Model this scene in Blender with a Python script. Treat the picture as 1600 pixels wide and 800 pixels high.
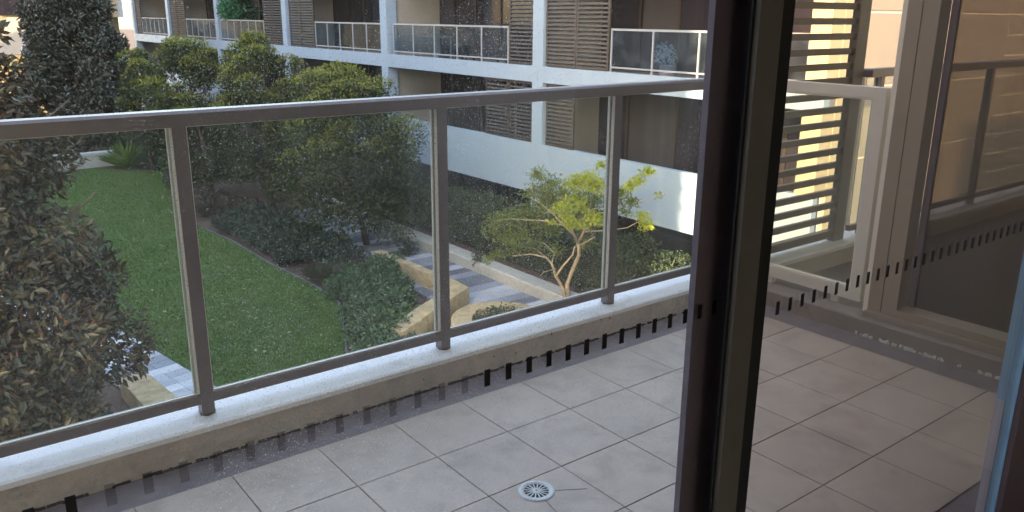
import bpy, math, random
import numpy as np
from mathutils import Vector, Matrix
random.seed(7)
SC = bpy.context.scene
COL = SC.collection
for o in list(bpy.data.objects): bpy.data.objects.remove(o)

# ------------------------------------------------------------------ camera
CAMZ = 1.5
YAW, PIT, ROL, FPX = 0.656218, 0.284014, 0.00693, 1288.5
def cam_axes():
    cy, sy, cp, sp = math.cos(YAW), math.sin(YAW), math.cos(PIT), math.sin(PIT)
    f = Vector((sy*cp, cy*cp, -sp)); r = Vector((cy, -sy, 0)); u = r.cross(f)
    c, s = math.cos(ROL), math.sin(ROL)
    return c*r+s*u, -s*r+c*u, f
AR, AU, AF = cam_axes()
cd = bpy.data.cameras.new('camera'); cam = bpy.data.objects.new('camera', cd); COL.objects.link(cam)
cd.sensor_width = 36; cd.lens = FPX/1600*36; cd.clip_start = 0.02; cd.clip_end = 3000
M = Matrix((AR, AU, -AF)).transposed().to_4x4(); M.translation = (0, 0, CAMZ)
cam.matrix_world = M
SC.camera = cam

# ------------------------------------------------------------------ sky, sun, exposure
SUN_AZ, SUN_EL = math.radians(18), math.radians(22)      # azimuth measured from -X towards -Y
sd = Vector((-math.cos(SUN_AZ)*math.cos(SUN_EL), -math.sin(SUN_AZ)*math.cos(SUN_EL), math.sin(SUN_EL)))
W = bpy.data.worlds.new('World'); SC.world = W; W.use_nodes = True
nt = W.node_tree
bg = nt.nodes['Background']; sky = nt.nodes.new('ShaderNodeTexSky')
sky.sky_type = 'NISHITA'; sky.sun_disc = False; sky.sun_elevation = SUN_EL
sky.sun_rotation = math.atan2(sd.x, sd.y); sky.air_density = 1.0; sky.dust_density = 1.6; sky.ozone_density = 0.0
nt.links.new(sky.outputs[0], bg.inputs[0]); bg.inputs[1].default_value = 0.15
sl = bpy.data.lights.new('sun', 'SUN'); so = bpy.data.objects.new('sun', sl); COL.objects.link(so)
sl.energy = 2.2; sl.angle = math.radians(0.5); sl.color = (1.0, 0.82, 0.55)
so.rotation_euler = sd.to_track_quat('Z', 'Y').to_euler(); so.location = (-20, -10, 30)
SC.view_settings.view_transform = 'Standard'; SC.view_settings.look = 'None'
SC.view_settings.gamma = 1; SC.view_settings.use_curve_mapping = False
SC.view_settings.exposure = 3.08
SC.view_settings.use_white_balance = True; SC.view_settings.white_balance_temperature = 7500; SC.view_settings.white_balance_tint = 14
SC.render.engine = 'CYCLES'
SC.cycles.use_denoising = True
SC.cycles.max_bounces = 8; SC.cycles.transparent_max_bounces = 24
SC.cycles.caustics_reflective = False; SC.cycles.caustics_refractive = False
SC.cycles.sample_clamp_indirect = 8

# ------------------------------------------------------------------ helpers
def ray(x, y):
    return AR*((x-800)/FPX) + AU*((400-y)/FPX) + AF
C0 = Vector((0, 0, CAMZ))
def onz(x, y, z): d = ray(x, y); return C0 + d*((z-CAMZ)/d.z)
def ony(x, y, Y): d = ray(x, y); return C0 + d*(Y/d.y)
def onx(x, y, X): d = ray(x, y); return C0 + d*(X/d.x)

MATS = {}
def mat(name, col, rough=0.6, metal=0.0, var=0.0, vscale=6.0, bump=0.0, bscale=60.0, stain=None, stain_scale=3.0, stain_lo=0.55, stain_hi=0.75, spec=0.5, rnd=None):
    m = bpy.data.materials.new(name); m.use_nodes = True
    n = m.node_tree.nodes; L = m.node_tree.links
    b = n['Principled BSDF']
    b.inputs['Roughness'].default_value = rough; b.inputs['Metallic'].default_value = metal
    b.inputs['Specular IOR Level'].default_value = spec
    b.inputs['Base Color'].default_value = (*col, 1)
    tc = n.new('ShaderNodeTexCoord'); geo = n.new('ShaderNodeNewGeometry')
    out = None
    def mixc(fac, a, bcol, mode='MIX'):
        mx = n.new('ShaderNodeMix'); mx.data_type = 'RGBA'; mx.blend_type = mode
        if hasattr(fac, 'links'): L.new(fac, mx.inputs[0])
        else: mx.inputs[0].default_value = fac
        if hasattr(a, 'links'): L.new(a, mx.inputs[6])
        else: mx.inputs[6].default_value = (*a, 1)
        if hasattr(bcol, 'links'): L.new(bcol, mx.inputs[7])
        else: mx.inputs[7].default_value = (*bcol, 1)
        return mx.outputs[2]
    src = col
    if var > 0:
        nz = n.new('ShaderNodeTexNoise'); nz.inputs['Scale'].default_value = vscale; nz.inputs['Detail'].default_value = 6
        nz.inputs['Roughness'].default_value = 0.65
        L.new(geo.outputs['Position'], nz.inputs['Vector'])
        mr = n.new('ShaderNodeMapRange'); mr.inputs[1].default_value = 0.3; mr.inputs[2].default_value = 0.7
        L.new(nz.outputs[0], mr.inputs[0])
        src = mixc(mr.outputs[0], tuple(c*(1-var) for c in col), tuple(min(1, c*(1+var)) for c in col)); out = src
    if rnd:      # per-piece colour variation (object random)
        oi = n.new('ShaderNodeObjectInfo'); mr = n.new('ShaderNodeMapRange')
        mr.inputs[3].default_value = 1-rnd; mr.inputs[4].default_value = 1+rnd
        L.new(oi.outputs['Random'], mr.inputs[0])
        cm = n.new('ShaderNodeCombineColor')
        for i in range(3): L.new(mr.outputs[0], cm.inputs[i])
        src = mixc(1.0, src, cm.outputs[0], 'MULTIPLY'); out = src
    if stain:
        nz = n.new('ShaderNodeTexNoise'); nz.inputs['Scale'].default_value = stain_scale; nz.inputs['Detail'].default_value = 9
        nz.inputs['Roughness'].default_value = 0.7; nz.inputs['Distortion'].default_value = 0.4
        L.new(geo.outputs['Position'], nz.inputs['Vector'])
        mr = n.new('ShaderNodeMapRange'); mr.inputs[1].default_value = stain_lo; mr.inputs[2].default_value = stain_hi
        mr.inputs[4].default_value = 0.75
        L.new(nz.outputs[0], mr.inputs[0])
        src = mixc(mr.outputs[0], src, stain); out = src
    if out is not None: L.new(out, b.inputs['Base Color'])
    if bump > 0:
        nz = n.new('ShaderNodeTexNoise'); nz.inputs['Scale'].default_value = bscale; nz.inputs['Detail'].default_value = 5
        L.new(geo.outputs['Position'], nz.inputs['Vector'])
        bp = n.new('ShaderNodeBump'); bp.inputs['Strength'].default_value = bump; bp.inputs['Distance'].default_value = 0.01
        L.new(nz.outputs[0], bp.inputs['Height']); L.new(bp.outputs[0], b.inputs['Normal'])
    MATS[name] = m
    return m

def leafmat(name, c1, c2, under=None, rough=0.45, trans=0.35, spec=0.5):
    """two-sided leaf: colour varies from leaf to leaf, the underside may differ, some light passes through"""
    m = bpy.data.materials.new(name); m.use_nodes = True
    n = m.node_tree.nodes; L = m.node_tree.links
    b = n['Principled BSDF']; b.inputs['Roughness'].default_value = rough; b.inputs['Specular IOR Level'].default_value = spec
    at = n.new('ShaderNodeAttribute'); at.attribute_name = 'rnd'
    mx = n.new('ShaderNodeMix'); mx.data_type = 'RGBA'
    mx.inputs[6].default_value = (*c1, 1); mx.inputs[7].default_value = (*c2, 1)
    L.new(at.outputs['Fac'], mx.inputs[0]); col = mx.outputs[2]
    if under:
        g = n.new('ShaderNodeNewGeometry'); m2 = n.new('ShaderNodeMix'); m2.data_type = 'RGBA'
        L.new(g.outputs['Backfacing'], m2.inputs[0]); L.new(col, m2.inputs[6]); m2.inputs[7].default_value = (*under, 1)
        col = m2.outputs[2]
    L.new(col, b.inputs['Base Color'])
    if trans > 0:
        t = n.new('ShaderNodeBsdfTranslucent'); L.new(col, t.inputs[0])
        ms = n.new('ShaderNodeMixShader'); ms.inputs[0].default_value = trans
        L.new(b.outputs[0], ms.inputs[1]); L.new(t.outputs[0], ms.inputs[2])
        L.new(ms.outputs[0], n['Material Output'].inputs[0])
    MATS[name] = m; return m

def glassmat(name, tint=(0.93, 0.96, 0.95), dust=0.0, haze=0.0, dscale=500.0, thr=0.66, refl=1.0, dustcol=(0.8, 0.78, 0.74)):
    m = bpy.data.materials.new(name); m.use_nodes = True
    n = m.node_tree.nodes; L = m.node_tree.links
    n.remove(n['Principled BSDF'])
    tr = n.new('ShaderNodeBsdfTransparent'); tr.inputs[0].default_value = (*tint, 1)
    gl = n.new('ShaderNodeBsdfGlossy'); gl.inputs['Roughness'].default_value = 0.01
    lw = n.new('ShaderNodeLayerWeight'); lw.inputs[0].default_value = 0.5
    pw = n.new('ShaderNodeMath'); pw.operation = 'POWER'; pw.inputs[1].default_value = 5.0; L.new(lw.outputs['Facing'], pw.inputs[0])
    mul = n.new('ShaderNodeMath'); mul.operation = 'MULTIPLY_ADD'; mul.inputs[1].default_value = 0.9*refl; mul.inputs[2].default_value = 0.035*refl
    L.new(pw.outputs[0], mul.inputs[0])
    ms = n.new('ShaderNodeMixShader'); L.new(mul.outputs[0], ms.inputs[0]); L.new(tr.outputs[0], ms.inputs[1]); L.new(gl.outputs[0], ms.inputs[2])
    last = ms.outputs[0]
    if dust > 0 or haze > 0:
        g = n.new('ShaderNodeNewGeometry')
        nz = n.new('ShaderNodeTexNoise'); nz.inputs['Scale'].default_value = dscale; nz.inputs['Detail'].default_value = 2
        L.new(g.outputs['Position'], nz.inputs['Vector'])
        mr = n.new('ShaderNodeMapRange'); mr.inputs[1].default_value = thr; mr.inputs[2].default_value = thr+0.06
        mr.inputs[4].default_value = dust
        L.new(nz.outputs[0], mr.inputs[0])
        n2 = n.new('ShaderNodeTexNoise'); n2.inputs['Scale'].default_value = 3.0; n2.inputs['Detail'].default_value = 5
        L.new(g.outputs['Position'], n2.inputs['Vector'])
        m2 = n.new('ShaderNodeMapRange'); m2.inputs[1].default_value = 0.42; m2.inputs[2].default_value = 0.62
        m2.inputs[3].default_value = 0.3; m2.inputs[4].default_value = 1.0
        L.new(n2.outputs[0], m2.inputs[0])
        ma = n.new('ShaderNodeMath'); ma.operation = 'MULTIPLY_ADD'
        L.new(mr.outputs[0], ma.inputs[0]); L.new(m2.outputs[0], ma.inputs[1])
        m3 = n.new('ShaderNodeMath'); m3.operation = 'MULTIPLY'; m3.inputs[1].default_value = haze
        L.new(m2.outputs[0], m3.inputs[0]); L.new(m3.outputs[0], ma.inputs[2])
        df = n.new('ShaderNodeBsdfTranslucent'); df.inputs[0].default_value = (*dustcol, 1)
        d2 = n.new('ShaderNodeBsdfDiffuse'); d2.inputs[0].default_value = (*dustcol, 1)
        md = n.new('ShaderNodeMixShader'); md.inputs[0].default_value = 0.35
        L.new(df.outputs[0], md.inputs[1]); L.new(d2.outputs[0], md.inputs[2])
        mf = n.new('ShaderNodeMixShader'); L.new(ma.outputs[0], mf.inputs[0]); L.new(last, mf.inputs[1]); L.new(md.outputs[0], mf.inputs[2])
        last = mf.outputs[0]
    L.new(last, n['Material Output'].inputs[0])
    MATS[name] = m; return m

class MB:
    """collects shapes; build() links them as ONE mesh object"""
    def __init__(s): s.v = []; s.f = []; s.sm = []
    def box(s, x0, x1, y0, y1, z0, z1):
        b = len(s.v)
        s.v += [(x0,y0,z0),(x1,y0,z0),(x1,y1,z0),(x0,y1,z0),(x0,y0,z1),(x1,y0,z1),(x1,y1,z1),(x0,y1,z1)]
        s.f += [(b,b+3,b+2,b+1),(b+4,b+5,b+6,b+7),(b,b+1,b+5,b+4),(b+1,b+2,b+6,b+5),(b+2,b+3,b+7,b+6),(b+3,b,b+4,b+7)]
        s.sm += [False]*6; return s
    def bbox(s, x0, x1, y0, y1, z0, z1, c):
        """box with the long top edges chamfered by c"""
        b = len(s.v)
        for (zz, i) in ((z0, 0), (z1-c, 0), (z1, c)):
            s.v += [(x0+i,y0+i,zz),(x1-i,y0+i,zz),(x1-i,y1-i,zz),(x0+i,y1-i,zz)]
        s.f += [(b,b+3,b+2,b+1),(b+8,b+9,b+10,b+11)]
        for k in (0, 4):
            for i in range(4):
                j = (i+1) % 4; s.f.append((b+k+i, b+k+j, b+k+4+j, b+k+4+i))
        s.sm += [False]*10; return s
    def obox(s, c, ax, ay, az):
        """oriented box: centre and three half-axis vectors"""
        b = len(s.v); c = Vector(c); ax, ay, az = Vector(ax), Vector(ay), Vector(az)
        for k in (-1, 1):
            for (i, j) in ((-1,-1),(1,-1),(1,1),(-1,1)): s.v.append(tuple(c+ax*i+ay*j+az*k))
        s.f += [(b,b+3,b+2,b+1),(b+4,b+5,b+6,b+7),(b,b+1,b+5,b+4),(b+1,b+2,b+6,b+5),(b+2,b+3,b+7,b+6),(b+3,b,b+4,b+7)]
        s.sm += [False]*6; return s
    def prism(s, pts, z0, z1, c=0.0):
        """polygon (counter-clockwise) pulled up from z0 to z1, top edge chamfered by c"""
        n = len(pts); b = len(s.v); cx = sum(p[0] for p in pts)/n; cy = sum(p[1] for p in pts)/n
        rings = [(z0, 0)] + ([(z1-c, 0), (z1, c)] if c else [(z1, 0)])
        for z, i in rings:
            for p in pts:
                d = Vector((cx-p[0], cy-p[1])); d = d.normalized()*i if i else Vector((0, 0))
                s.v.append((p[0]+d.x, p[1]+d.y, z))
        for k in range(len(rings)-1):
            for i in range(n):
                j = (i+1) % n; s.f.append((b+k*n+i, b+k*n+j, b+(k+1)*n+j, b+(k+1)*n+i))
        s.f.append(tuple(b+(len(rings)-1)*n+i for i in range(n))); s.f.append(tuple(b+n-1-i for i in range(n)))
        s.sm += [False]*(n*(len(rings)-1)+2); return s
    def tube(s, pts, rad, n=8, cap=True):
        pts = [Vector(p) for p in pts]; b = len(s.v)
        up = Vector((0.3, 0.2, 1)).normalized()
        for i, p in enumerate(pts):
            t = (pts[min(i+1, len(pts)-1)]-pts[max(i-1, 0)]).normalized()
            a = t.cross(up if abs(t.dot(up)) < 0.95 else Vector((1, 0, 0))).normalized(); c = t.cross(a)
            for k in range(n):
                w = 2*math.pi*k/n; s.v.append(tuple(p+(a*math.cos(w)+c*math.sin(w))*rad[i]))
        for i in range(len(pts)-1):
            for k in range(n):
                j = (k+1) % n; s.f.append((b+i*n+k, b+i*n+j, b+(i+1)*n+j, b+(i+1)*n+k)); s.sm.append(True)
        if cap:
            s.f.append(tuple(b+n-1-k for k in range(n))); s.f.append(tuple(b+(len(pts)-1)*n+k for k in range(n))); s.sm += [False]*2
        return s
    def build(s, name, m, parent=None, off=None):
        me = bpy.data.meshes.new(name)
        v = s.v if off is None else [(a-off[0], b-off[1], c-off[2]) for a, b, c in s.v]
        me.from_pydata(v, [], s.f); me.update()
        me.polygons.foreach_set('use_smooth', s.sm)
        me.materials.append(MATS[m] if isinstance(m, str) else m)
        o = bpy.data.objects.new(name, me); COL.objects.link(o)
        if off is not None: o.location = off
        if parent is not None: o.parent = parent
        return o
def tag(o, label=None, cat=None, group=None, kind=None):
    if label: o['label'] = label
    if cat: o['category'] = cat
    if group: o['group'] = group
    if kind: o['kind'] = kind
    return o
def thing(name, label, cat, group=None, loc=(0, 0, 0)):
    o = bpy.data.objects.new(name, None); COL.objects.link(o); o.location = loc; o.empty_display_size = 0.1
    return tag(o, label, cat, group)
def kids(parent):
    """keep children where they are in the world although the Empty stands at the thing's base"""
    bpy.context.view_layer.update()
    for c in parent.children: c.matrix_parent_inverse = Matrix.Translation(-parent.location)
def box(name, m, parent, *a): return MB().box(*a).build(name, m, parent)
def copy_piece(o, loc, parent):
    c = o.copy(); COL.objects.link(c); c.location = loc; c.parent = parent; return c
def copy_tree(o, loc, parent=None):
    c = o.copy(); COL.objects.link(c); c.parent = parent
    if loc is not None: c.location = loc
    for ch in o.children: copy_tree(ch, None, c)
    return c

# ------------------------------------------------------------------ materials
mat('tile', (0.485, 0.38, 0.31), 0.55, var=0.07, vscale=5, bump=0.12, bscale=140, stain=(0.29, 0.22, 0.18), stain_scale=4.5, stain_lo=0.48, stain_hi=0.74, rnd=0.05)
mat('grout', (0.205, 0.165, 0.165), 0.8, var=0.25, vscale=9, bump=0.3, bscale=200, stain=(0.07, 0.055, 0.05), stain_scale=10, stain_lo=0.6, stain_hi=0.8)
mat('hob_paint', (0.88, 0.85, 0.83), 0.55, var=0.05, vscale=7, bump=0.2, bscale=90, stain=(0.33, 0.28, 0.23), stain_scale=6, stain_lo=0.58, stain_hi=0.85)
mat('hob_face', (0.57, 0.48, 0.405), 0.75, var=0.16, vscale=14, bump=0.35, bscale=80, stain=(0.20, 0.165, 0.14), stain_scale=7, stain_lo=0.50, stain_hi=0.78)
mat('dirt', (0.05, 0.038, 0.03), 0.95, var=0.4, vscale=30)
mat('rust', (0.20, 0.09, 0.045), 0.9, var=0.4, vscale=60)
mat('rail_metal', (0.225, 0.187, 0.183), 0.38, metal=0.6, var=0.06, vscale=40, bump=0.03, bscale=300)
mat('bead_metal', (0.86, 0.80, 0.70), 0.4, metal=0.1)
mat('frame_metal', (0.34, 0.275, 0.22), 0.42, metal=0.25, var=0.04, vscale=12)
mat('end_metal', (0.74, 0.70, 0.62), 0.42, metal=0.2, var=0.04, vscale=12)
mat('slat_metal', (0.15, 0.12, 0.095), 0.5, metal=0.1, var=0.1, vscale=12)
mat('kerb_paint', (0.27, 0.225, 0.20), 0.8, var=0.12, vscale=14, bump=0.35, bscale=80, stain=(0.12, 0.095, 0.085), stain_scale=7)
mat('door_metal', (0.20, 0.155, 0.20), 0.45, metal=0.2, var=0.08, vscale=20)
mat('door_metal_warm', (0.13, 0.115, 0.10), 0.5, metal=0.2, var=0.08, vscale=20)
mat('rubber', (0.006, 0.006, 0.006), 0.7)
mat('dash', (0.008, 0.008, 0.009), 0.35)
mat('strip_blue', (0.32, 0.62, 1.0), 0.35, var=0.12, vscale=14)
mat('strip_pale', (0.75, 0.74, 0.92), 0.4, var=0.10, vscale=18)
mat('white_plastic', (0.60, 0.59, 0.58), 0.45, var=0.10, vscale=60, stain=(0.25, 0.22, 0.19), stain_scale=40, stain_lo=0.55, stain_hi=0.8)
mat('drain_dark', (0.01, 0.01, 0.01), 0.8)
mat('sealant', (0.72, 0.70, 0.64), 0.6, var=0.2, vscale=60, bump=0.5, bscale=200)
mat('soffit', (0.78, 0.75, 0.71), 0.8)
mat('room_paint', (0.80, 0.77, 0.73), 0.8)
mat('room_floor', (0.42, 0.36, 0.30), 0.8)
mat('shell', (0.62, 0.57, 0.50), 0.8, var=0.08, vscale=0.6)
mat('shell_dark', (0.24, 0.25, 0.28), 0.8, var=0.1, vscale=0.5)
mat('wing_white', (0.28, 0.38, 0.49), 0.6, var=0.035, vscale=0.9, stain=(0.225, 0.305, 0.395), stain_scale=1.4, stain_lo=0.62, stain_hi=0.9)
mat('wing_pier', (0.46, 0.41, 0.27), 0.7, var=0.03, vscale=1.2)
mat('wing_cream', (0.37, 0.335, 0.28), 0.7, var=0.05, vscale=1.2)
mat('wing_joint_lit', (0.90, 0.84, 0.70), 0.9)  # pale colour holds the sun caught on the joint edges
mat('wing_fin', (0.33, 0.325, 0.305), 0.8, var=0.06, vscale=2)
mat('wing_dark', (0.022, 0.019, 0.021), 0.7, var=0.2, vscale=2)
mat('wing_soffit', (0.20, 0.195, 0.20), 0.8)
mat('shutter', (0.042, 0.034, 0.031), 0.55, var=0.12, vscale=5)
mat('shutter_warm', (0.062, 0.052, 0.043), 0.55, var=0.12, vscale=5)
mat('wing_rail', (0.34, 0.38, 0.43), 0.4, metal=0.3)
mat('far_cream', (0.40, 0.33, 0.20), 0.75, var=0.06, vscale=1.0)
mat('far_white', (0.46, 0.48, 0.50), 0.7, var=0.04, vscale=1.0)
mat('far_grey', (0.22, 0.23, 0.27), 0.7, var=0.15, vscale=1.0)
mat('awning', (0.36, 0.32, 0.26), 0.8, var=0.06, vscale=3)
mat('mulch', (0.085, 0.055, 0.042), 0.95, var=0.5, vscale=18, bump=0.8, bscale=30, stain=(0.12, 0.055, 0.04), stain_scale=1.3, stain_lo=0.5, stain_hi=0.7)
mat('lawn', (0.060, 0.115, 0.018), 0.9, var=0.28, vscale=2.2, bump=0.7, bscale=55, stain=(0.085, 0.12, 0.03), stain_scale=0.8, stain_lo=0.5, stain_hi=0.75)
mat('paver_light', (0.62, 0.62, 0.66), 0.7, var=0.08, vscale=6, bump=0.2, bscale=90, rnd=0.08)
mat('paver_mid', (0.42, 0.43, 0.48), 0.7, var=0.10, vscale=6, bump=0.2, bscale=90, rnd=0.10)
mat('paver_dark', (0.25, 0.26, 0.31), 0.7, var=0.12, vscale=6, bump=0.2, bscale=90, rnd=0.12)
mat('paver_slate', (0.13, 0.135, 0.165), 0.7, var=0.15, vscale=6, bump=0.2, bscale=90, rnd=0.15)
mat('path_bed', (0.08, 0.08, 0.09), 0.9)
mat('sandstone', (0.44, 0.33, 0.19), 0.9, var=0.28, vscale=5, bump=1.0, bscale=14, stain=(0.22, 0.165, 0.10), stain_scale=4, stain_lo=0.48, stain_hi=0.72)
mat('kerb_concrete', (0.40, 0.39, 0.36), 0.85, var=0.14, vscale=9, bump=0.4, bscale=40, stain=(0.22, 0.20, 0.17), stain_scale=3, stain_lo=0.58, stain_hi=0.75)
mat('bark', (0.10, 0.075, 0.055), 0.9, var=0.3, vscale=12, bump=0.8, bscale=40)
mat('bark_pale', (0.40, 0.32, 0.23), 0.8, var=0.25, vscale=9, bump=0.6, bscale=50, stain=(0.16, 0.11, 0.07), stain_scale=6, stain_lo=0.55, stain_hi=0.7)
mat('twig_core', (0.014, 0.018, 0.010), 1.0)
leafmat('leaf_magnolia', (0.030, 0.032, 0.016), (0.086, 0.076, 0.038), under=(0.095, 0.060, 0.042), rough=0.42, trans=0.10, spec=0.4)
leafmat('leaf_magnolia_dark', (0.036, 0.048, 0.034), (0.080, 0.092, 0.062), under=(0.095, 0.075, 0.055), rough=0.35, trans=0.12, spec=0.6)
leafmat('leaf_lilly', (0.030, 0.048, 0.016), (0.075, 0.100, 0.026), rough=0.5, trans=0.3)
leafmat('leaf_lilly_lit', (0.15, 0.175, 0.030), (0.29, 0.31, 0.055), rough=0.5, trans=0.4)  # paler colour stands in for daylight on the clump tops
leafmat('leaf_hedge', (0.028, 0.050, 0.020), (0.065, 0.090, 0.035), rough=0.45, trans=0.2)
leafmat('leaf_bush', (0.022, 0.040, 0.024), (0.050, 0.075, 0.045), rough=0.5, trans=0.2)
leafmat('leaf_bush_brown', (0.045, 0.040, 0.028), (0.085, 0.065, 0.045), rough=0.5, trans=0.2)
leafmat('leaf_green', (0.040, 0.090, 0.035), (0.085, 0.150, 0.060), rough=0.4, trans=0.25)
leafmat('leaf_grey', (0.11, 0.13, 0.085), (0.19, 0.20, 0.13), rough=0.6, trans=0.2)
leafmat('leaf_strap', (0.10, 0.20, 0.035), (0.20, 0.32, 0.07), rough=0.4, trans=0.3)
leafmat('leaf_strap_blue', (0.05, 0.16, 0.10), (0.12, 0.26, 0.17), rough=0.4, trans=0.3)
leafmat('leaf_sunlit', (0.26, 0.33, 0.035), (0.50, 0.54, 0.06), rough=0.45, trans=0.45)  # sunlight on these leaves is painted into the brighter base colour
leafmat('leaf_mid', (0.085, 0.125, 0.028), (0.20, 0.25, 0.05), rough=0.45, trans=0.35)
leafmat('leaf_potted', (0.02, 0.13, 0.05), (0.05, 0.24, 0.10), rough=0.45, trans=0.35)
leafmat('leaf_pale', (0.30, 0.45, 0.55), (0.45, 0.60, 0.68), rough=0.5, trans=0.3)
leafmat('leaf_dead', (0.22, 0.16, 0.08), (0.40, 0.34, 0.22), rough=0.7, trans=0.0)
leafmat('grass_blade', (0.045, 0.105, 0.012), (0.11, 0.175, 0.020), rough=0.6, trans=0.25)
glassmat('door_glass', (0.97, 0.975, 0.97), dust=0.50, haze=0.006, dscale=540, thr=0.63, refl=0.8)
glassmat('door_glass_right', (0.92, 0.86, 0.81), dust=0.2, haze=0.006, dscale=850, thr=0.67, refl=1.4)
glassmat('rail_glass', (0.95, 0.975, 0.96), dust=0.12, haze=0.010, dscale=120, thr=0.64, refl=0.8)
glassmat('end_glass', (0.90, 0.94, 0.92), dust=0.10, haze=0.06, dscale=120, thr=0.62, refl=0.8)
glassmat('tinted_glass', (0.42, 0.39, 0.365), haze=0.0, refl=0.8)
glassmat('clear_glass', (0.93, 0.95, 0.94), refl=0.6)
glassmat('wing_glass', (0.66, 0.74, 0.80), haze=0.10, refl=0.5, dustcol=(0.55, 0.68, 0.80))
mat('wing_curtain', (0.05, 0.05, 0.065), 0.6, var=0.2, vscale=3)
mat('wing_window', (0.028, 0.025, 0.036), 0.08, spec=0.6, var=0.3, vscale=1.0)
glassmat('film_grey', (0.82, 0.80, 0.80), refl=0.6)

# ------------------------------------------------------------------ foliage builders
def leaf_mesh(name, P, A, N, L, Wd, m, parent=None, fold=0.25, rnd=None, seed=1):
    """many folded two-triangle leaves: positions P, axes A, normals N, lengths L, widths Wd"""
    n = len(P); rs = np.random.RandomState(seed)
    A = A/np.linalg.norm(A, axis=1, keepdims=True)
    S = np.cross(A, N); S /= (np.linalg.norm(S, axis=1, keepdims=True)+1e-9)
    Nn = np.cross(S, A)
    L = np.broadcast_to(L, n)[:, None]; Wd = np.broadcast_to(Wd, n)[:, None]
    V = np.empty((n, 4, 3), np.float32)
    V[:, 0] = P; V[:, 2] = P + A*L - Nn*L*0.10
    mid = P + A*L*0.5
    V[:, 1] = mid - S*Wd*0.5 + Nn*Wd*fold; V[:, 3] = mid + S*Wd*0.5 + Nn*Wd*fold
    me = bpy.data.meshes.new(name); me.vertices.add(n*4); me.vertices.foreach_set('co', V.ravel())
    idx = (np.arange(n)*4)[:, None] + np.array([0, 2, 1, 0, 3, 2])[None]
    me.loops.add(n*6); me.loops.foreach_set('vertex_index', idx.ravel().astype(np.int32))
    me.polygons.add(n*2); me.polygons.foreach_set('loop_start', (np.arange(n*2)*3).astype(np.int32))
    me.polygons.foreach_set('loop_total', np.full(n*2, 3, np.int32))
    me.update(calc_edges=True)
    at = me.attributes.new('rnd', 'FLOAT', 'POINT')
    r = rs.rand(n) if rnd is None else rnd
    at.data.foreach_set('value', np.repeat(r, 4).astype(np.float32))
    me.materials.append(MATS[m]); o = bpy.data.objects.new(name, me); COL.objects.link(o)
    if parent is not None: o.parent = parent
    return o
def crown(name, parent, lobes, n, leafL, m, seed=1, aspect=0.42, shell=0.22, up=0.35, zmin=None, droop=0.0, kind=None, tangle=0.8, dmin=None):
    rs = np.random.RandomState(seed)
    C = np.array([l[0] for l in lobes], float); R = np.array([l[1] for l in lobes], float)
    w = (R[:, 0]*R[:, 1]+R[:, 1]*R[:, 2])**1.0; w /= w.sum()
    k = rs.choice(len(lobes), n, p=w)
    d = rs.normal(size=(n, 3)); d /= np.linalg.norm(d, axis=1, keepdims=True)
    rr = 1-np.abs(rs.normal(0, shell, n)); rr = np.clip(rr, 0.05, 1)*(1+rs.normal(0, 0.05, n))
    P = C[k] + d*R[k]*rr[:, None]
    if zmin is not None or dmin is not None:
        ok = np.ones(n, bool)
        if zmin is not None: ok &= P[:, 2] > zmin
        if dmin is not None: ok &= d[:, 2] > dmin
        P = P[ok]; d = d[ok]; k = k[ok]; n = len(P)
    A = d*0.7 + rs.normal(size=(n, 3))*tangle; A[:, 2] -= droop
    N = d*0.6 + rs.normal(size=(n, 3))*0.5; N[:, 2] += up
    L = leafL*(0.7+0.6*rs.rand(n))
    lr = rs.rand(len(lobes))
    r = np.clip(0.45*lr[k] + 0.65*rs.rand(n) - 0.05, 0, 1)
    o = leaf_mesh(name, P, A, N, L, L*aspect, m, parent, seed=seed, rnd=r)
    if kind: o['kind'] = kind
    return o
def limbs(base, top, n, spread, r0, seed, n_seg=5, zf=0.35):
    """trunk with limbs as one mesh"""
    rs = random.Random(seed); mb = MB(); base = Vector(base); top = Vector(top)
    ax = top-base
    pts = []
    for i in range(n_seg+1):
        t = i/n_seg; pts.append(base+ax*t+Vector((rs.uniform(-1, 1), rs.uniform(-1, 1), 0))*ax.length*0.02*(0 < i))
    mb.tube(pts, [r0*(1.25 if i == 0 else 1-0.75*i/n_seg) for i in range(n_seg+1)])
    for k in range(n):
        t = zf+(0.92-zf)*k/max(1, n-1); p = base+ax*t
        a = k*2.4+rs.uniform(-.4, .4); L = spread*rs.uniform(.6, 1)*(1.1-t*0.6)
        d = Vector((math.cos(a), math.sin(a), rs.uniform(.3, .8)))
        q = p+d*L*0.5+Vector((0, 0, -.05*L)); e = p+d*L+Vector((0, 0, .1*L))
        mb.tube([p, q, e], [r0*(0.55-.3*t), r0*(0.35-.2*t), r0*0.08], n=5)
    return mb

# ================================================================== SETTING
G = -5.4
XW = 14.5
gr = MB(); 
s = 400.0
gr.v = [(-s, -s, G-0.03), (s, -s, G-0.03), (s, s, G-0.03), (-s, s, G-0.03)]; gr.f = [(0, 1, 2, 3)]; gr.sm = [False]
tag(gr.build('ground', 'mulch'), 'dark brown bark mulch on the garden beds', 'ground', kind='structure')

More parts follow.
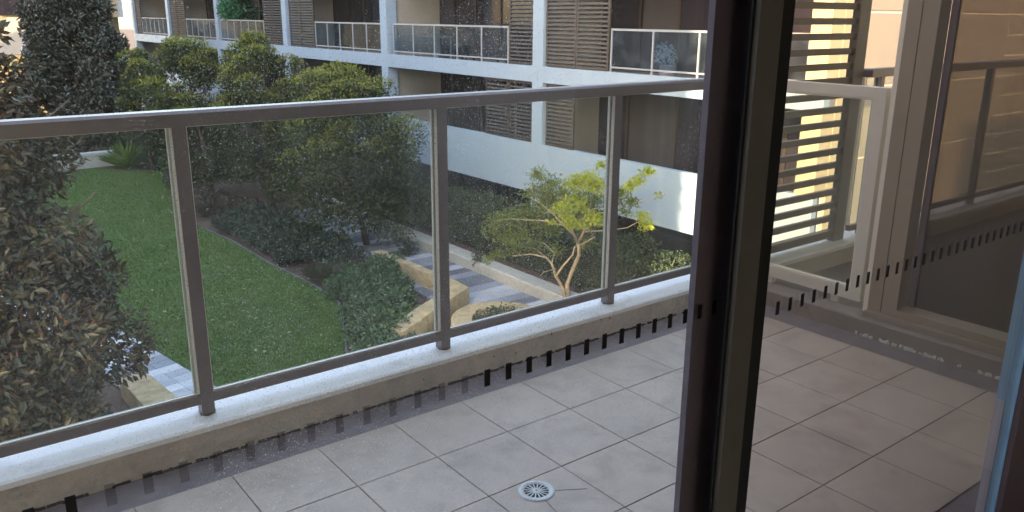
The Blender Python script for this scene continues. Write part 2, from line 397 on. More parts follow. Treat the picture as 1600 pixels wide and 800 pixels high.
lawn_pts = [(6.3, 12.4), (6.75, 13.6), (7.1, 15.0), (7.9, 16.8), (8.42, 18.1), (8.47, 19.2), (8.45, 20.3), (8.3, 22.3), (8.3, 25.2), (8.1, 27.3), (8.0, 28.6), (8.5, 31.9), (9.4, 36.2), (10.0, 38.8), (9.2, 40.0), (7.7, 41.4), (3, 42), (2.6, 30), (3.2, 21.6), (3.7, 18.6), (4.2, 15.7), (4.8, 12.4)]
lb = MB(); lb.prism(lawn_pts, G-0.2, G+0.0)
lawn = tag(lb.build('lawn', 'lawn'), 'green mown lawn in the middle of the courtyard', 'lawn', kind='structure')
def inside(pts, x, y):
    r = np.zeros(len(x), bool); n = len(pts); j = n-1
    for i in range(n):
        xi, yi = pts[i]; xj, yj = pts[j]
        c = ((yi > y) != (yj > y)) & (x < (xj-xi)*(y-yi)/(yj-yi+1e-12)+xi); r ^= c; j = i
    return r
rs = np.random.RandomState(3)
n = 130000
yy = 12.5+29*rs.rand(n)**1.5; xx = 2.5+8*rs.rand(n); k = inside(lawn_pts, xx, yy); xx, yy = xx[k], yy[k]; n = len(xx)
P = np.stack([xx, yy, np.full(n, G-0.005)], 1); A = rs.normal(size=(n, 3))*0.45; A[:, 2] = 1
patch = 0.5+0.5*np.sin(xx*1.7+np.sin(yy*0.9)*2)*np.cos(yy*1.1)
go = leaf_mesh('grass', P, A, rs.normal(size=(n, 3)), 0.05*(0.6+0.8*rs.rand(n)), 0.022, 'grass_blade', fold=0.1, rnd=np.clip(0.35*patch+0.7*rs.rand(n)-0.05, 0, 1))
tag(go, 'short green grass blades covering the lawn', 'grass', kind='stuff')
# lawn edging strip along the planted side
eb = MB(); ed = [(6.75, 13.6), (7.1, 15.0), (7.9, 16.8), (8.42, 18.1), (8.47, 19.2), (8.45, 20.3), (8.3, 22.3), (8.3, 25.2), (8.1, 27.3)]
for a, b in zip(ed, ed[1:]):
    a3, b3 = Vector((*a, G)), Vector((*b, G)); d = (b3-a3); nrm = Vector((d.y, -d.x, 0)).normalized()
    eb.obox((a3+b3)/2+nrm*0.03, d/2, nrm*0.018, Vector((0, 0, 0.02)))
tag(eb.build('lawn_edging', 'paver_slate'), 'thin grey edging strip between lawn and planted bed', 'edging')

# ---- paths with single pavers
def paver_path(name, label, origin, du, dv, nrow, widths, depth, seed, dark=False):
    """rows across the path (du), rows stacked along dv"""
    rs = random.Random(seed); du = Vector(du).normalized(); dv = Vector(dv).normalized()
    o3 = Vector((*origin, G)); tot = sum(widths)
    bed = MB(); bed.obox(o3+du*tot/2+dv*nrow*depth/2+Vector((0, 0, -0.06)), du*(tot/2+.02), dv*(nrow*depth/2+.02), Vector((0, 0, 0.06)))
    root = tag(bed.build(name, 'path_bed'), label, 'path', kind='structure')
    protos = {}
    pat = ['paver_light', 'paver_mid', 'paver_dark', 'paver_light', 'paver_mid', 'paver_dark', 'paver_dark', 'paver_light', 'paver_mid', 'paver_mid']
    if dark: pat = ['paver_mid', 'paver_dark', 'paver_slate', 'paver_slate', 'paver_dark', 'paver_slate', 'paver_mid', 'paver_slate', 'paver_dark', 'paver_dark']
    for r in range(nrow):
        m = pat[(r*1+seed) % len(pat)] if rs.random() < .8 else rs.choice(pat)
        ws = widths if r % 2 == 0 else widths[::-1]; u = 0
        for w in ws:
            key = (m, round(w, 3)); c = o3+du*(u+w/2)+dv*(r+.5)*depth+Vector((0, 0, rs.uniform(.018, .024)))
            if key not in protos:
                mb = MB(); mb.obox((0, 0, 0), du*(w/2-.004), dv*(depth/2-.004), Vector((0, 0, .02)))
                p = mb.build('paver', m, root); p.location = c; protos[key] = p
            else: copy_piece(protos[key], c, root)
            u += w
    return root
d_path = Vector((0.17, -0.985, 0)).normalized(); across = Vector((-d_path.y*-1, d_path.x*-1, 0))
across = Vector((-0.985, -0.17, 0)).normalized()
p0 = Vector((3.7, 18.6))-Vector((0.17, -0.985)).normalized()*5.6
paver_path('path', 'blue grey paved path along the left of the lawn', p0-Vector((-0.985, -0.17)).normalized()*0.0, across, d_path, 38, [0.42, 0.42, 0.42], 0.31, 2)
paver_path('path', 'blue grey paved path between sandstone bench and hedge kerb', (10.35, 10.5), (1, 0, 0), (0, 1, 0), 46, [0.6, 0.75, 0.85], 0.38, 5, dark=True)

# ---- far ground: steps behind the planter
# ================================================================== THE BALCONY
XL, XR = -1.15, 3.69
bf = MB(); bf.box(XL, XR, 0.9, 2.70, -0.26, -0.005)
floor = tag(bf.build('balcony_floor', 'grout'), 'grey balcony floor with large beige tiles and dark channel', 'floor', kind='structure')
xl = [1.069+0.311*i for i in range(-8, 9)]; yl = [0.985, 1.29, 1.597, 1.906, 2.216, 2.53]
def clip(v, a, b): return max(a, min(b, v))
tproto = {}
for i in range(len(xl)-1):
    x0, x1 = clip(xl[i], XL, 3.52), clip(xl[i+1], XL, 3.52)
    if x1-x0 < .03: continue
    for j in range(len(yl)-1):
        w, h = x1-x0-.0035, yl[j+1]-yl[j]-.0035
        key = (round(w, 4), round(h, 4)); c = ((x0+x1)/2, (yl[j]+yl[j+1])/2, random.uniform(-.0006, .0006))
        if key not in tproto:
            mb = MB().bbox(-w/2, w/2, -h/2, h/2, -.011, 0, .0012); t = mb.build('floor_tile', 'tile', floor); t.location = c; tproto[key] = t
        else: copy_piece(tproto[key], c, floor)
# floor waste
dr = thing('floor_drain', 'round white slotted floor drain set in the balcony tiles', 'drain', loc=(1.521, 1.835, 0.0006))
mb = MB(); n = 40
prof = [(.061, 0), (.060, .0035), (.054, .0045), (.042, .0035), (.0405, -.006)]
for r_, z_ in prof:
    for k in range(n): a = 2*math.pi*k/n; mb.v.append((r_*math.cos(a), r_*math.sin(a), z_))
for q in range(len(prof)-1):
    for k in range(n): j = (k+1) % n; mb.f.append((q*n+k, q*n+j, (q+1)*n+j, (q+1)*n+k)); mb.sm.append(True)
mb.build('ring', 'white_plastic', dr)
mb = MB(); mb.prism([(.0405*math.cos(2*math.pi*k/32), .0405*math.sin(2*math.pi*k/32)) for k in range(32)], .0005, .0012); mb.build('pit', 'drain_dark', dr)
mb = MB()
for k in range(16):
    a = 2*math.pi*k/16; d = Vector((math.cos(a), math.sin(a), 0)); t = Vector((-d.y, d.x, 0))
    mb.obox(d*.026+Vector((0, 0, .0026)), d*.0145, t*.0019, Vector((0, 0, .001)))
mb.build('spokes', 'white_plastic', dr)
mb = MB(); mb.prism([(.012*math.cos(2*math.pi*k/20), .012*math.sin(2*math.pi*k/20)) for k in range(20)], .0012, .0042, .001); mb.build('hub', 'white_plastic', dr)
mb = MB(); mb.prism([(.004*math.cos(2*math.pi*k/12), .004*math.sin(2*math.pi*k/12)) for k in range(12)], .0042, .0050, .0005); mb.build('screw', 'rail_metal', dr)

mb = MB()
for a0, r1 in ((-.55, .17), (-1.75, .20)):
    d = Vector((math.cos(a0), math.sin(a0), 0)); t = Vector((-d.y, d.x, 0))
    mb.obox(d*((.062+r1)/2), d*((r1-.062)/2), t*.0011, Vector((0, 0, .0009)))
mb.build('tile_cut', 'grout', dr)
# concrete hob under the balustrade
hob = thing('parapet_upstand', 'low painted concrete upstand carrying our glass balustrade', 'upstand', loc=(1.3, 2.82, 0))
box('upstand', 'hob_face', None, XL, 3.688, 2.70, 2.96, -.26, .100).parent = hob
cp = MB(); 
prof = [(2.692, .100), (2.692, .118), (2.700, .125), (2.965, .132), (2.975, .125), (2.975, .100)]
for x in (XL, 3.688):
    for (y, z) in prof: cp.v.append((x, y, z))
n = len(prof)
for i in range(n): j = (i+1) % n; cp.f.append((i, i+n, j+n, j)); cp.sm.append(False)
cp.f += [tuple(range(n)), tuple(range(2*n-1, n-1, -1))]; cp.sm += [False]*2
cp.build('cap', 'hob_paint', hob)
# grime line where the upstand meets the floor channel (uneven clumps)
mb = MB(); rr = random.Random(4); x = XL
while x < 3.6:
    w = rr.uniform(.006, .03); 
    if rr.random() < .8: mb.bbox(x, x+w, 2.700-rr.uniform(.002, .010), 2.702, -.006, rr.uniform(.0, .005), .0008)
    x += w*rr.uniform(.7, 1.1)
g_ = mb.build('grime', 'dirt', hob); g_['kind'] = 'stuff'
for x, z, w, h in ((2.31, .085, .005, .012), (2.62, .088, .004, .009), (2.68, .082, .006, .008), (1.98, .06, .005, .008), (2.1, .045, .006, .006), (1.62, .05, .004, .006)):
    box('chip', 'dirt', hob, x, x+w, 2.6985, 2.701, z, z+h)
kids(hob)

# our balustrade
def balustrade(label, x0, x1, posts, loc, glassm='rail_glass', group=None, first_gap=0.0):
    b = thing('glass_balustrade', label, 'balustrade', group, loc)
    tr = MB().bbox(x0, x1, 2.742, 2.815, 1.150, 1.200, .009).build('top_rail', 'rail_metal', b)
    hw = .0225; prev = x0+first_gap
    for px in posts+[None]:
        xe = x1 if px is None else px-hw
        if xe-prev > .05:
            box('bottom_rail', 'rail_metal', b, prev, xe, 2.766, 2.800, .172, .208)
            g = MB().box(prev+.004, xe-.004, 2.783, 2.789, .206, 1.152).build('glass_pane', glassm, b)
            bb = MB(); bb.box(prev, xe, 2.7755, 2.7825, .208, .2125); bb.box(prev, xe, 2.7755, 2.7825, 1.1445, 1.150)
            bb.box(prev, prev+.008, 2.790, 2.803, .208, 1.15); bb.box(xe-.012, xe, 2.790, 2.803, .208, 1.15)
            bb.box(prev+.0002, prev+.005, 2.7755, 2.7825, .2126, 1.1444); bb.box(xe-.006, xe-.0002, 2.7755, 2.7825, .2126, 1.1444)
            bb.build('glazing_bead', 'bead_metal', b)
        if px is None: break
        pp = MB().box(px-hw, px+hw, 2.765, 2.812, .124, 1.150).build('post', 'rail_metal', b)
        MB().box(px-hw-.004, px-hw-.0002, 2.768, 2.781, .2130, 1.1440).build('lit_side_strip', 'bead_metal', pp)  # pale strips paint the sky light on the post's left side
        MB().box(px-hw-.0035, px-hw-.0002, 2.7905, 2.810, .2130, 1.1440).build('lit_side_strip', 'bead_metal', pp)
        rb = MB(); rr = random.Random(int(px*100)); pts = []
        for k in range(14):
            a = 2*math.pi*k/14; pts.append((px+math.cos(a)*(.028+rr.uniform(-.004, .006)), 2.786+math.sin(a)*(.030+rr.uniform(-.004, .006))))
        rb.prism(pts, .1245, .1275); rb.build('rust_ring', 'rust', pp)
        prev = px+hw
    kids(b); return b
balustrade('grey metal balustrade with clear glass panes across our balcony', XL, 3.845, [-.25, .772, 1.777, 2.75, 3.80], (1.3, 2.78, .13))

# right end of the balcony: low kerb, short glass end panel, tall glazed partition
ek = MB(); ek.bbox(3.69, 3.98, 0.95, 2.70, -.26, .078, .006)
tag(ek.build('end_kerb', 'kerb_paint'), 'low brown painted kerb under the end glass panel', 'kerb')
ep = thing('end_balustrade', 'short framed glass end panel closing our balcony on the right', 'balustrade', loc=(3.83, 2.38, .078))
box('top_rail', 'end_metal', ep, 3.800, 3.862, 2.052, 2.738, 1.130, 1.182)
box('stile', 'end_metal', ep, 3.802, 3.860, 2.052, 2.112, .118, 1.130)
box('stile', 'end_metal', ep, 3.802, 3.860, 2.690, 2.738, .118, 1.130)
box('bottom_rail', 'end_metal', ep, 3.802, 3.860, 2.112, 2.690, .118, .178)
box('glass_pane', 'end_glass', ep, 3.828, 3.834, 2.1105, 2.6915, .176, 1.132)
bb = MB(); bb.box(3.806, 3.827, 2.112, 2.690, .178, .186); bb.box(3.806, 3.827, 2.112, 2.120, .1862, 1.1300); bb.box(3.806, 3.827, 2.1202, 2.690, 1.121, 1.130)
bb.build('glazing_bead', 'bead_metal', ep)
for y in (2.20, 2.60): box('foot', 'end_metal', ep, 3.815, 3.848, y-.02, y+.02, .0775, .118)
kids(ep)
pt = thing('glazed_partition', 'tall grey framed tinted glass partition at the right end of our balcony', 'partition', loc=(3.83, 1.5, .078))
box('stile', 'bead_metal', pt, 3.800, 3.862, 1.992, 2.030, .0785, 2.615)
box('cover_panel', 'frame_metal', pt, 3.770, 3.870, 1.924, 1.990, .0785, 2.615)
box('cover_panel', 'frame_metal', pt, 3.772, 3.870, 1.845, 1.921, .0785, 2.615)
box('sill', 'frame_metal', pt, 3.770, 3.900, .955, 1.845, .090, .142)
box('sill_nosing', 'frame_metal', pt, 3.735, 3.769, .955, 1.990, .0785, .106)
box('reveal', 'door_metal', pt, 3.872, 3.900, 1.815, 1.8445, .142, 2.54)
box('head', 'frame_metal', pt, 3.770, 3.900, .955, 1.845, 2.54, 2.615)
box('glass_pane', 'tinted_glass', pt, 3.882, 3.888, .955, 1.8145, .1425, 2.5395)
mb = MB(); rr = random.Random(11); y = .96
while y < 2.0:
    w = rr.uniform(.003, .011)
    if rr.random() < (.75 if (.96 < y < 1.06 or 1.22 < y < 1.40 or 1.55 < y < 1.95) else .12):
        mb.bbox(3.688-rr.uniform(.002, .013), 3.692, y, y+w, -.006, rr.uniform(.002, .012), .001)
    y += w*rr.uniform(.6, 1.2)
q = mb.build('sealant', 'sealant', pt); q['kind'] = 'stuff'
kids(pt)

# neighbour's side
nf = MB().box(3.98, 10.0, -.2, 2.70, -.26, -.004); nfl = tag(nf.build('balcony_floor', 'grout'), 'dark floor of the neighbouring balcony behind the partition', 'floor', kind='structure')
nu = thing('parapet_upstand', 'painted concrete upstand of the neighbouring balcony beyond the end panel', 'upstand', loc=(7, 2.82, 0))
box('upstand', 'hob_face', nu, 3.99, 10, 2.70, 2.96, -.26, .1)
MB().bbox(3.99, 10, 2.692, 2.975, .1, .128, .006).build('cap', 'hob_paint', nu); kids(nu)
ss = thing('slatted_screen', 'dark horizontal slatted privacy screen beyond the end glass panel', 'screen', loc=(4.4, 2.8, .13))
z = .20; k = 0
box('stile', 'slat_metal', ss, 4.725, 4.835, 2.775, 2.825, .129, 2.60)
box('stile', 'slat_metal', ss, 3.93, 4.00, 2.775, 2.825, .129, 2.60)
box('bottom_rail', 'slat_metal', ss, 4.00, 4.725, 2.78, 2.82, .155, .205)
pr = None; z = 1.4
zs = [1.393+.0855*i for i in range(-13, 14)]
for z in zs:
    if z < .25: continue
    if pr is None:
        mb = MB(); mb.obox((0, 0, 0), (.3624, 0, 0), (0, .0125, 0), (0, 0, .0185)); pr = mb.build('slat', 'slat_metal', ss); pr.location = (4.3625, 2.80, z)
    else: copy_piece(pr, (4.3625, 2.80, z), ss)
kids(ss)
balustrade('neighbour balcony balustrade seen beside and through the tinted partition', 4.885, 9.95, [5.055, 6.60, 8.1, 9.6], (7, 2.78, .13), glassm='clear_glass')

# soffit slab above, added sun-blocking wall, room behind, shell of the building we stand in
tag(MB().box(-1.35, 3.9, .90, 1.5, 2.62, 2.85).build('balcony_soffit', 'soffit'), 'underside of the balcony above', 'ceiling', kind='structure')
tag(MB().box(3.9, 10, -.25, 3.0, 2.62, 2.85).build('balcony_soffit', 'soffit'), 'underside of the balcony above the neighbour', 'ceiling', kind='structure')
tag(MB().box(-2.8, XL-.002, .90, 3.0, -.31, 3.6).build('shade_wall', 'soffit'), 'unseen wall added at the left end of the balcony as a sun block', 'wall', kind='structure')  # out of view, added to keep direct sun off the balcony
rm = MB(); rm.box(-2.4, 2.9, -4.2, .88, -.30, -.02)
tag(rm.build('room_floor', 'room_floor'), 'floor of the room behind the window', 'floor', kind='structure')
tag(MB().box(-2.5, 3.98, -4.3, .899, 2.605, 2.80).build('room_ceiling', 'room_paint'), 'ceiling of the room behind the window', 'ceiling', kind='structure')
for nm, a in (('room_wall', (-2.5, -2.4, -4.2, .79, -.3, 2.6)), ('room_wall', (2.9, 3.0, -4.2, .79, -.3, 2.6)), ('room_wall', (.4, 3.0, -4.3, -4.2, -.3, 2.6)), ('room_wall', (-2.5, .4, -4.3, -4.2, 2.4, 2.6)), ('facade_wall', (-2.5, -1.60, .79, .899, -.3, 2.6)), ('facade_wall', (2.70, 3.98, .79, .949, -.3, 2.6)), ('facade_wall', (-1.6, 2.7, .79, .899, 2.42, 2.6))):  # part of the rear wall left out, an added opening for fill light
    tag(MB().box(*a).build(nm, 'room_paint'), 'wall around the room behind the window', 'wall', kind='structure')
tag(MB().box(-2.8, 10, -10, 1.48, 2.86, 9).build('building_shell', 'shell'), 'storeys above our balcony', 'wall', kind='structure')
tag(MB().box(-2.8, 10, -10, 2.955, G, -.32).build('building_shell', 'shell'), 'storeys below our balcony', 'wall', kind='structure')
tag(MB().box(3.99, 10, -10, -.25, -.31, 2.61).build('building_shell', 'shell'), 'rear wall of the neighbouring balcony', 'wall', kind='structure')
tag(MB().box(-28, -16, 2.5, 50, G, 26).build('building_shell', 'shell_dark'), 'unseen block added on the left to shade the courtyard', 'wall', kind='structure')  # out of view, added and sized to cast the courtyard's shade

tag(MB().box(-2.8, -2.52, -10, .89, -.31, 2.855).build('building_shell', 'shell'), 'outer side wall of our building', 'wall', kind='structure')
# ------------------------------------------------------------------ the sliding door we look through
DZ = 1.019
def dashes(pane, x0, n, Y, z, skip, grey=()):
    pr = {}
    for k in range(n):
        if k in skip: continue
        m = 'film_grey' if k in grey else 'dash'
        if m not in pr:
            pr[m] = MB().box(-.005, .005, -.0004, 0, -.0125, .0125).build('dash_mark', m, pane); pr[m].location = (x0+k*.0371, Y, z)
        else: copy_piece(pr[m], (x0+k*.0371, Y, z), pane)
lf = thing('sliding_door', 'fixed glass door leaf with dust specks and a row of dashes, left of the dark stile', 'door', loc=(0, .86, 0))
pane = box('glass_pane', 'door_glass', lf, -1.55, 1.137, .850, .855, .06, 2.36)
dashes(pane, .0930-.0371*20, 48, .8496, DZ, (), grey=set(range(21, 34)))
box('stile', 'door_metal', lf, 1.048, 1.139, .8555, .868, .0, 2.42)
box('stile', 'door_metal', lf, -1.60, -1.55, .83, .897, .0, 2.42)
box('bottom_rail', 'door_metal', lf, -1.55, 1.0475, .8555, .897, 0, .06)
box('top_rail', 'door_metal', lf, -1.55, 1.0475, .8555, .897, 2.36, 2.42)
box('gasket', 'bead_metal', lf, 1.1405, 1.143, .872, .878, .0, 2.42)
kids(lf)
rl = thing('sliding_door', 'right glass door leaf between the black stile and the blue jamb', 'door', loc=(1.8, .81, 0))
pane = box('glass_pane', 'door_glass_right', rl, 1.172, 2.383, .806, .811, .06, 2.36)
dashes(pane, 1.2165, 31, .8056, 1.004, ())
box('stile', 'door_metal_warm', rl, 1.080, 1.136, .796, .806, 0, 2.42)
box('rubber_seal', 'rubber', rl, 1.1362, 1.176, .803, .850, 0, 2.42)
box('back_seal', 'rubber', rl, 1.075, 1.1355, .8062, .8092, 0, 2.42)
box('bottom_rail', 'door_metal', rl, 1.1765, 2.383, .800, .835, 0, .06)
box('top_rail', 'door_metal', rl, 1.1765, 2.383, .800, .835, 2.36, 2.42)
kids(rl)
jb = thing('door_jamb', 'dark door jamb with a blue strip at the right edge', 'jamb', loc=(2.44, .84, 0))
box('jamb', 'door_metal', jb, 2.389, 2.699, .785, .851, -.02, 2.42)
box('blue_strip', 'strip_blue', jb, 2.3865, 2.3885, .7995, .850, 0, 2.42)  # thin blue box along the jamb's side face
box('pale_strip', 'strip_pale', jb, 2.3845, 2.3862, .826, .848, 0, .47)
kids(jb)

# ================================================================== THE WING OPPOSITE
K = 1.16
def wy(y): return y*K
def wz(z): return 1.5-(1.5-z)*K
cols = [9.28] + [wy(v) for v in (15.3, 22.6, 30.03, 37.43, 44.7, 51.43)]
Y0, Y1 = 9.06, wy(51.43)+.22
wing = thing('apartment_wing', 'long white apartment wing with balconies and brown shutters across the courtyard', 'building', loc=(20, 30, G))
ZU0, ZU1 = -.25, .18          # upper slab edge
ZP0, ZP1 = -3.33, -1.93       # lower parapet
ZT0, ZT1 = 2.83, 3.26
XB = 16.75                    # back wall of the balconies
segs = [Y0]+[c for c in cols[1:-1]]+[Y1]
def along(name, x0, x1, z0, z1, m):
    for i in range(len(segs)-1):
        box(name, m, wing, x0, x1, segs[i]+(.006 if i else 0), segs[i+1]-.006, z0, z1)
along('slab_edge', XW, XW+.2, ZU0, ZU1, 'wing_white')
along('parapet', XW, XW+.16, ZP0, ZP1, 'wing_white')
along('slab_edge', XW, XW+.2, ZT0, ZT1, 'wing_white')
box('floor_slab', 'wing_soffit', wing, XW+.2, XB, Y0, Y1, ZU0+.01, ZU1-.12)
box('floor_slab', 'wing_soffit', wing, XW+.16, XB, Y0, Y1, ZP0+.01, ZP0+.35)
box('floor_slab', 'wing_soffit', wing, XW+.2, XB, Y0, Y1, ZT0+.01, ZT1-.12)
for c in cols:
    for a, b in ((G, ZP0), (ZP1, ZU0), (ZU1, ZT0)):
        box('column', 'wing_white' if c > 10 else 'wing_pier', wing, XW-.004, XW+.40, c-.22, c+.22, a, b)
    if c > 10:
        for a, b in ((ZP0+.35, ZU0+.01), (ZU1-.12, ZT0+.01), (G, ZP0+.01)):
            box('party_wall', 'wing_fin', wing, XW+.40, XB, c-.10, c+.10, a, b)
# dark glazed back wall with frames, floor by floor
for (a, b) in ((G, ZP0), (ZP0+.35, ZU0), (ZU1-.12, ZT0)):
    box('back_wall', 'wing_dark', wing, XB+.06, XB+.30, Y0+.3, Y1, a, b)
    y = Y0+.5; k = 0
    while y < Y1-1:
        w = random.uniform(1.2, 1.9)
        wn = box('window', 'wing_curtain' if k % 7 == 3 else 'wing_window', wing, XB+.02, XB+.055, y, y+w, a+.05, b-.25)
        box('window_frame', 'wing_fin' if k % 5 == 2 else 'shutter', wn, XB-.01, XB+.018, y-.05, y+.04, a+.02, b-.2)
        y += w+.1; k += 1
box('roof', 'wing_soffit', wing, XW, 27, Y0, Y1, 6.2, 6.5)
box('rear_wall', 'wing_dark', wing, 26.7, 27, Y0, Y1, G, 6.2)
# end wall facing us: cream panels with recessed joints
box('end_wall', 'wing_joint_lit', wing, XW+.30, 27, Y0+.03, Y0+.30, G, 6.2)
pz = [1.62-1.45*i for i in range(-3, 6)]
pz = sorted(pz); pz = [max(G, v) for v in pz]
px_ = [15.22, 18.6, 22.0, 25.0, 27.0]
for i in range(len(px_)-1):
    for j in range(len(pz)-1):
        if pz[j+1]-pz[j] < .1: continue
        fine = 3 if i >= 2 else 1
        for q in range(fine):
            h = (pz[j+1]-pz[j])/fine
            box('wall_panel', 'wing_cream', wing, px_[i]+.01, px_[i+1]-.01, Y0+.005, Y0+.03, pz[j]+q*h+.028, pz[j]+(q+1)*h-.028)
box('corner_pier', 'wing_pier', wing, XW+.41, 15.215, Y0-.012, Y0+.0295, G, 6.2)
# shutters
def shutter(ya, yb, z0, z1, m='shutter'):
    ya, yb = wy(ya), wy(yb)
    if ya > yb: ya, yb = yb, ya
    f = MB(); x0, x1 = XW+.05, XW+.10; t = .06
    f.box(x0, x1, ya, ya+t, z0, z1); f.box(x0, x1, yb-t, yb, z0, z1); f.box(x0, x1, ya+t, yb-t, z0, z0+t); f.box(x0, x1, ya+t, yb-t, z1-t, z1)
    o = f.build('shutter', m, wing)
    b = MB(); z = z0+t+.05
    while z < z1-t-.03:
        b.obox((XW+.078, (ya+yb)/2, z), (.020, 0, -.012), (0, (yb-ya)/2-t, 0), (.006, 0, .024)); z += .105
    q = b.build('louvre_blades', m, o); q['kind'] = 'stuff'
for a, b in ((15.06, 14.04), (14.02, 13.0), (16.46, 15.52), (29.64, 28.7), (28.68, 27.57), (32.1, 31.25), (31.23, 30.35), (44.3, 43.3), (43.28, 42.0), (50.9, 49.9)):
    shutter(a, b, ZU1+.02, ZT0-.02, 'shutter_warm' if a in (15.06, 14.02) else 'shutter')
for a, b in ((17.44, 16.49), (16.47, 15.54), (15.02, 14.05), (29.6, 28.6), (44.2, 43.1), (36.9, 36.0)):
    shutter(a, b, ZP1+.005, ZU0-.02, 'shutter_warm' if a == 15.02 else 'shutter')
# railings of the upper level
def railing(ya, yb, npan):
    ya, yb = sorted((wy(ya), wy(yb))); zt = 1.21
    r = box('railing', 'wing_rail', wing, XW+.05, XW+.10, ya, yb, zt-.05, zt)
    box('rail_foot', 'wing_rail', r, XW+.055, XW+.095, ya, yb, ZU1+.09, ZU1+.13)
    for k in range(npan+1):
        y = ya+.02+(yb-ya-.04)*k/npan
        box('rail_post', 'wing_rail', r, XW+.0525, XW+.0975, y-.02, y+.02, ZU1, zt-.05)
    box('rail_glass', 'wing_glass', r, XW+.072, XW+.078, ya+.045, yb-.045, ZU1+.13, zt-.05)
railing(12.94, 8.2, 4); railing(22.12, 16.5, 5); railing(27.5, 22.85, 5); railing(37.1, 32.15, 6); railing(41.9, 37.7, 5); railing(49.8, 44.95, 6)
kids(wing)
# things on the wing's balconies
FL = ZU1-.12
def balcony_chair(x, y, label):
    c = thing('balcony_chair', label, 'chair', loc=(x, y, FL))
    box('seat', 'wing_dark', c, x-.25, x+.25, y-.25, y+.25, FL+.42, FL+.47)
    box('backrest', 'wing_dark', c, x+.2, x+.25, y-.25, y+.25, FL+.47, FL+.95)
    for i in (-.22, .22):
        for j in (-.22, .22): box('leg', 'wing_dark', c, x+i-.02, x+i+.02, y+j-.02, y+j+.02, FL, FL+.42)
    kids(c)
balcony_chair(15.6, wy(17.7), 'dark chair behind the balcony railing left of the single shutter')
balcony_chair(15.5, wy(19.6), 'dark chair in the middle of the wide glazed balcony across the courtyard')
p = onx(680, 55, 15.7)
bt = thing('balcony_table', 'pale table on the wide glazed balcony across the courtyard', 'table', loc=(15.7, p.y, FL))
box('table_top', 'wing_rail', bt, 15.35, 16.05, p.y-.6, p.y+.6, FL+.70, FL+.74)
for i in (15.4, 15.96):
    for j in (-.55, .5): box('leg', 'wing_rail', bt, i, i+.05, p.y+j, p.y+j+.05, FL, FL+.70)
kids(bt)
def potted(label, x, y, h, r, m, seed, z0=FL, name='potted_plant', n=1600, L=.12):
    t = thing(name, label, 'plant', loc=(x, y, z0))
    mb = MB(); mb.prism([(x+.2*math.cos(2*math.pi*k/14), y+.2*math.sin(2*math.pi*k/14)) for k in range(14)], z0, z0+.35, .02); mb.build('pot', 'far_grey', t)
    MB().tube([(x, y, z0+.3), (x+.03, y, z0+h*.5), (x, y+.03, z0+h*.8)], [.03, .025, .01]).build('stem', 'bark', t)
    lo = [((x+random.uniform(-r, r)*.5, y+random.uniform(-r, r)*.5, z0+h*random.uniform(.5, .95)), (r*.6, r*.6, r*.5)) for _ in range(7)]
    crown('foliage', t, lo, n, L, m, seed); kids(t)
p = onx(370, 20, 15.3); potted('tall bright green potted tree on a far balcony across the courtyard', 15.3, p.y, 2.5, 1.0, 'leaf_potted', 31, n=2600, L=.16)
p = onx(1045, 78, 15.0); potted('small pale blue leaved pot plant behind the near balcony railing', 15.0, p.y, .75, .32, 'leaf_pale', 32, n=160, L=.10)
p = onx(398, 60, 15.0); potted('small leafy pot plant beside the tall green potted tree', 15.0, p.y, .8, .35, 'leaf_mid', 33, n=300, L=.10)

# ================================================================== FAR BLOCK
fb = thing('apartment_block', 'cream apartment block closing the far end of the courtyard', 'building', loc=(6, 64, G))
box('wall', 'far_cream', fb, -14, 14.26, 62.6, 72, G, 7)
box('beam', 'far_cream', fb, 11.0, 13.9, 61.0, 62.6, 1.2, 5)
box('panel', 'far_white', fb, 13.905, 14.26, 61.02, 62.6, 1.2, 5)
box('pier', 'far_cream', fb, 13.2, 13.45, 61.3, 62.6, -1.15, 1.2)
box('parapet', 'far_white', fb, 11.0, 14.26, 61.0, 61.25, -2.4, -1.15)
box('slab', 'far_white', fb, 11.0, 14.26, 61.25, 62.6, -2.4, -2.1)
box('low_wall', 'far_grey', fb, 11.0, 14.26, 61.1, 61.3, -5.4, -2.9)
for i, xx_ in enumerate((7.3, 9.05, 10.2)):
    w_ = box('window', 'wing_window', fb, xx_, xx_+(1.6, 1.0, .7)[i], 62.5, 62.598, 1.3, 4.5)
    box('window_frame', 'far_white', w_, xx_+(1.6, 1.0, .7)[i], xx_+(1.6, 1.0, .7)[i]+.14, 62.45, 62.55, 1.2, 4.6)
# sloped awning of two fabric panels
for i in range(2):
    x0 = 7.15+i*1.25
    aw = MB(); aw.obox((x0+.6, 61.4, .05), (.59, 0, 0), (.55, 1.15, 1.1), (0, -.01, .012)); aw.build('awning_panel', 'awning', fb)
    aw = MB(); aw.obox((x0+1.225, 61.39, .075), (.03, 0, 0), (.55, 1.15, 1.1), (0, -.02, .03)); aw.build('awning_rib', 'far_white', fb)
box('pale_planter', 'far_white', fb, 8.6, 9.9, 60.4, 60.9, -1.5, -1.05)
kids(fb)
# low planter and steps at the far end of the lawn
fp = thing('planter_wall', 'pale low planter wall at the far edge of the lawn', 'planter', loc=(8.3, 42, G))
box('wall', 'kerb_concrete', fp, 6.2, 8.9, 41.9, 42.3, G-.1, G+.55); box('coping', 'far_white', fp, 6.15, 8.95, 41.85, 42.35, G+.55, G+.66); kids(fp)
p = onz(205, 232, G)
st = thing('garden_steps', 'pale blue grey garden steps beyond the spiky plants', 'steps', loc=(p.x, p.y, G))
for k in range(6): MB().bbox(p.x-1.0, p.x+1.0, p.y+k*.35, p.y+k*.35+.36, G-.1 if k == 0 else G+k*.16-.16, G+(k+1)*.16, .01).build('step', 'paver_light', st)
kids(st)

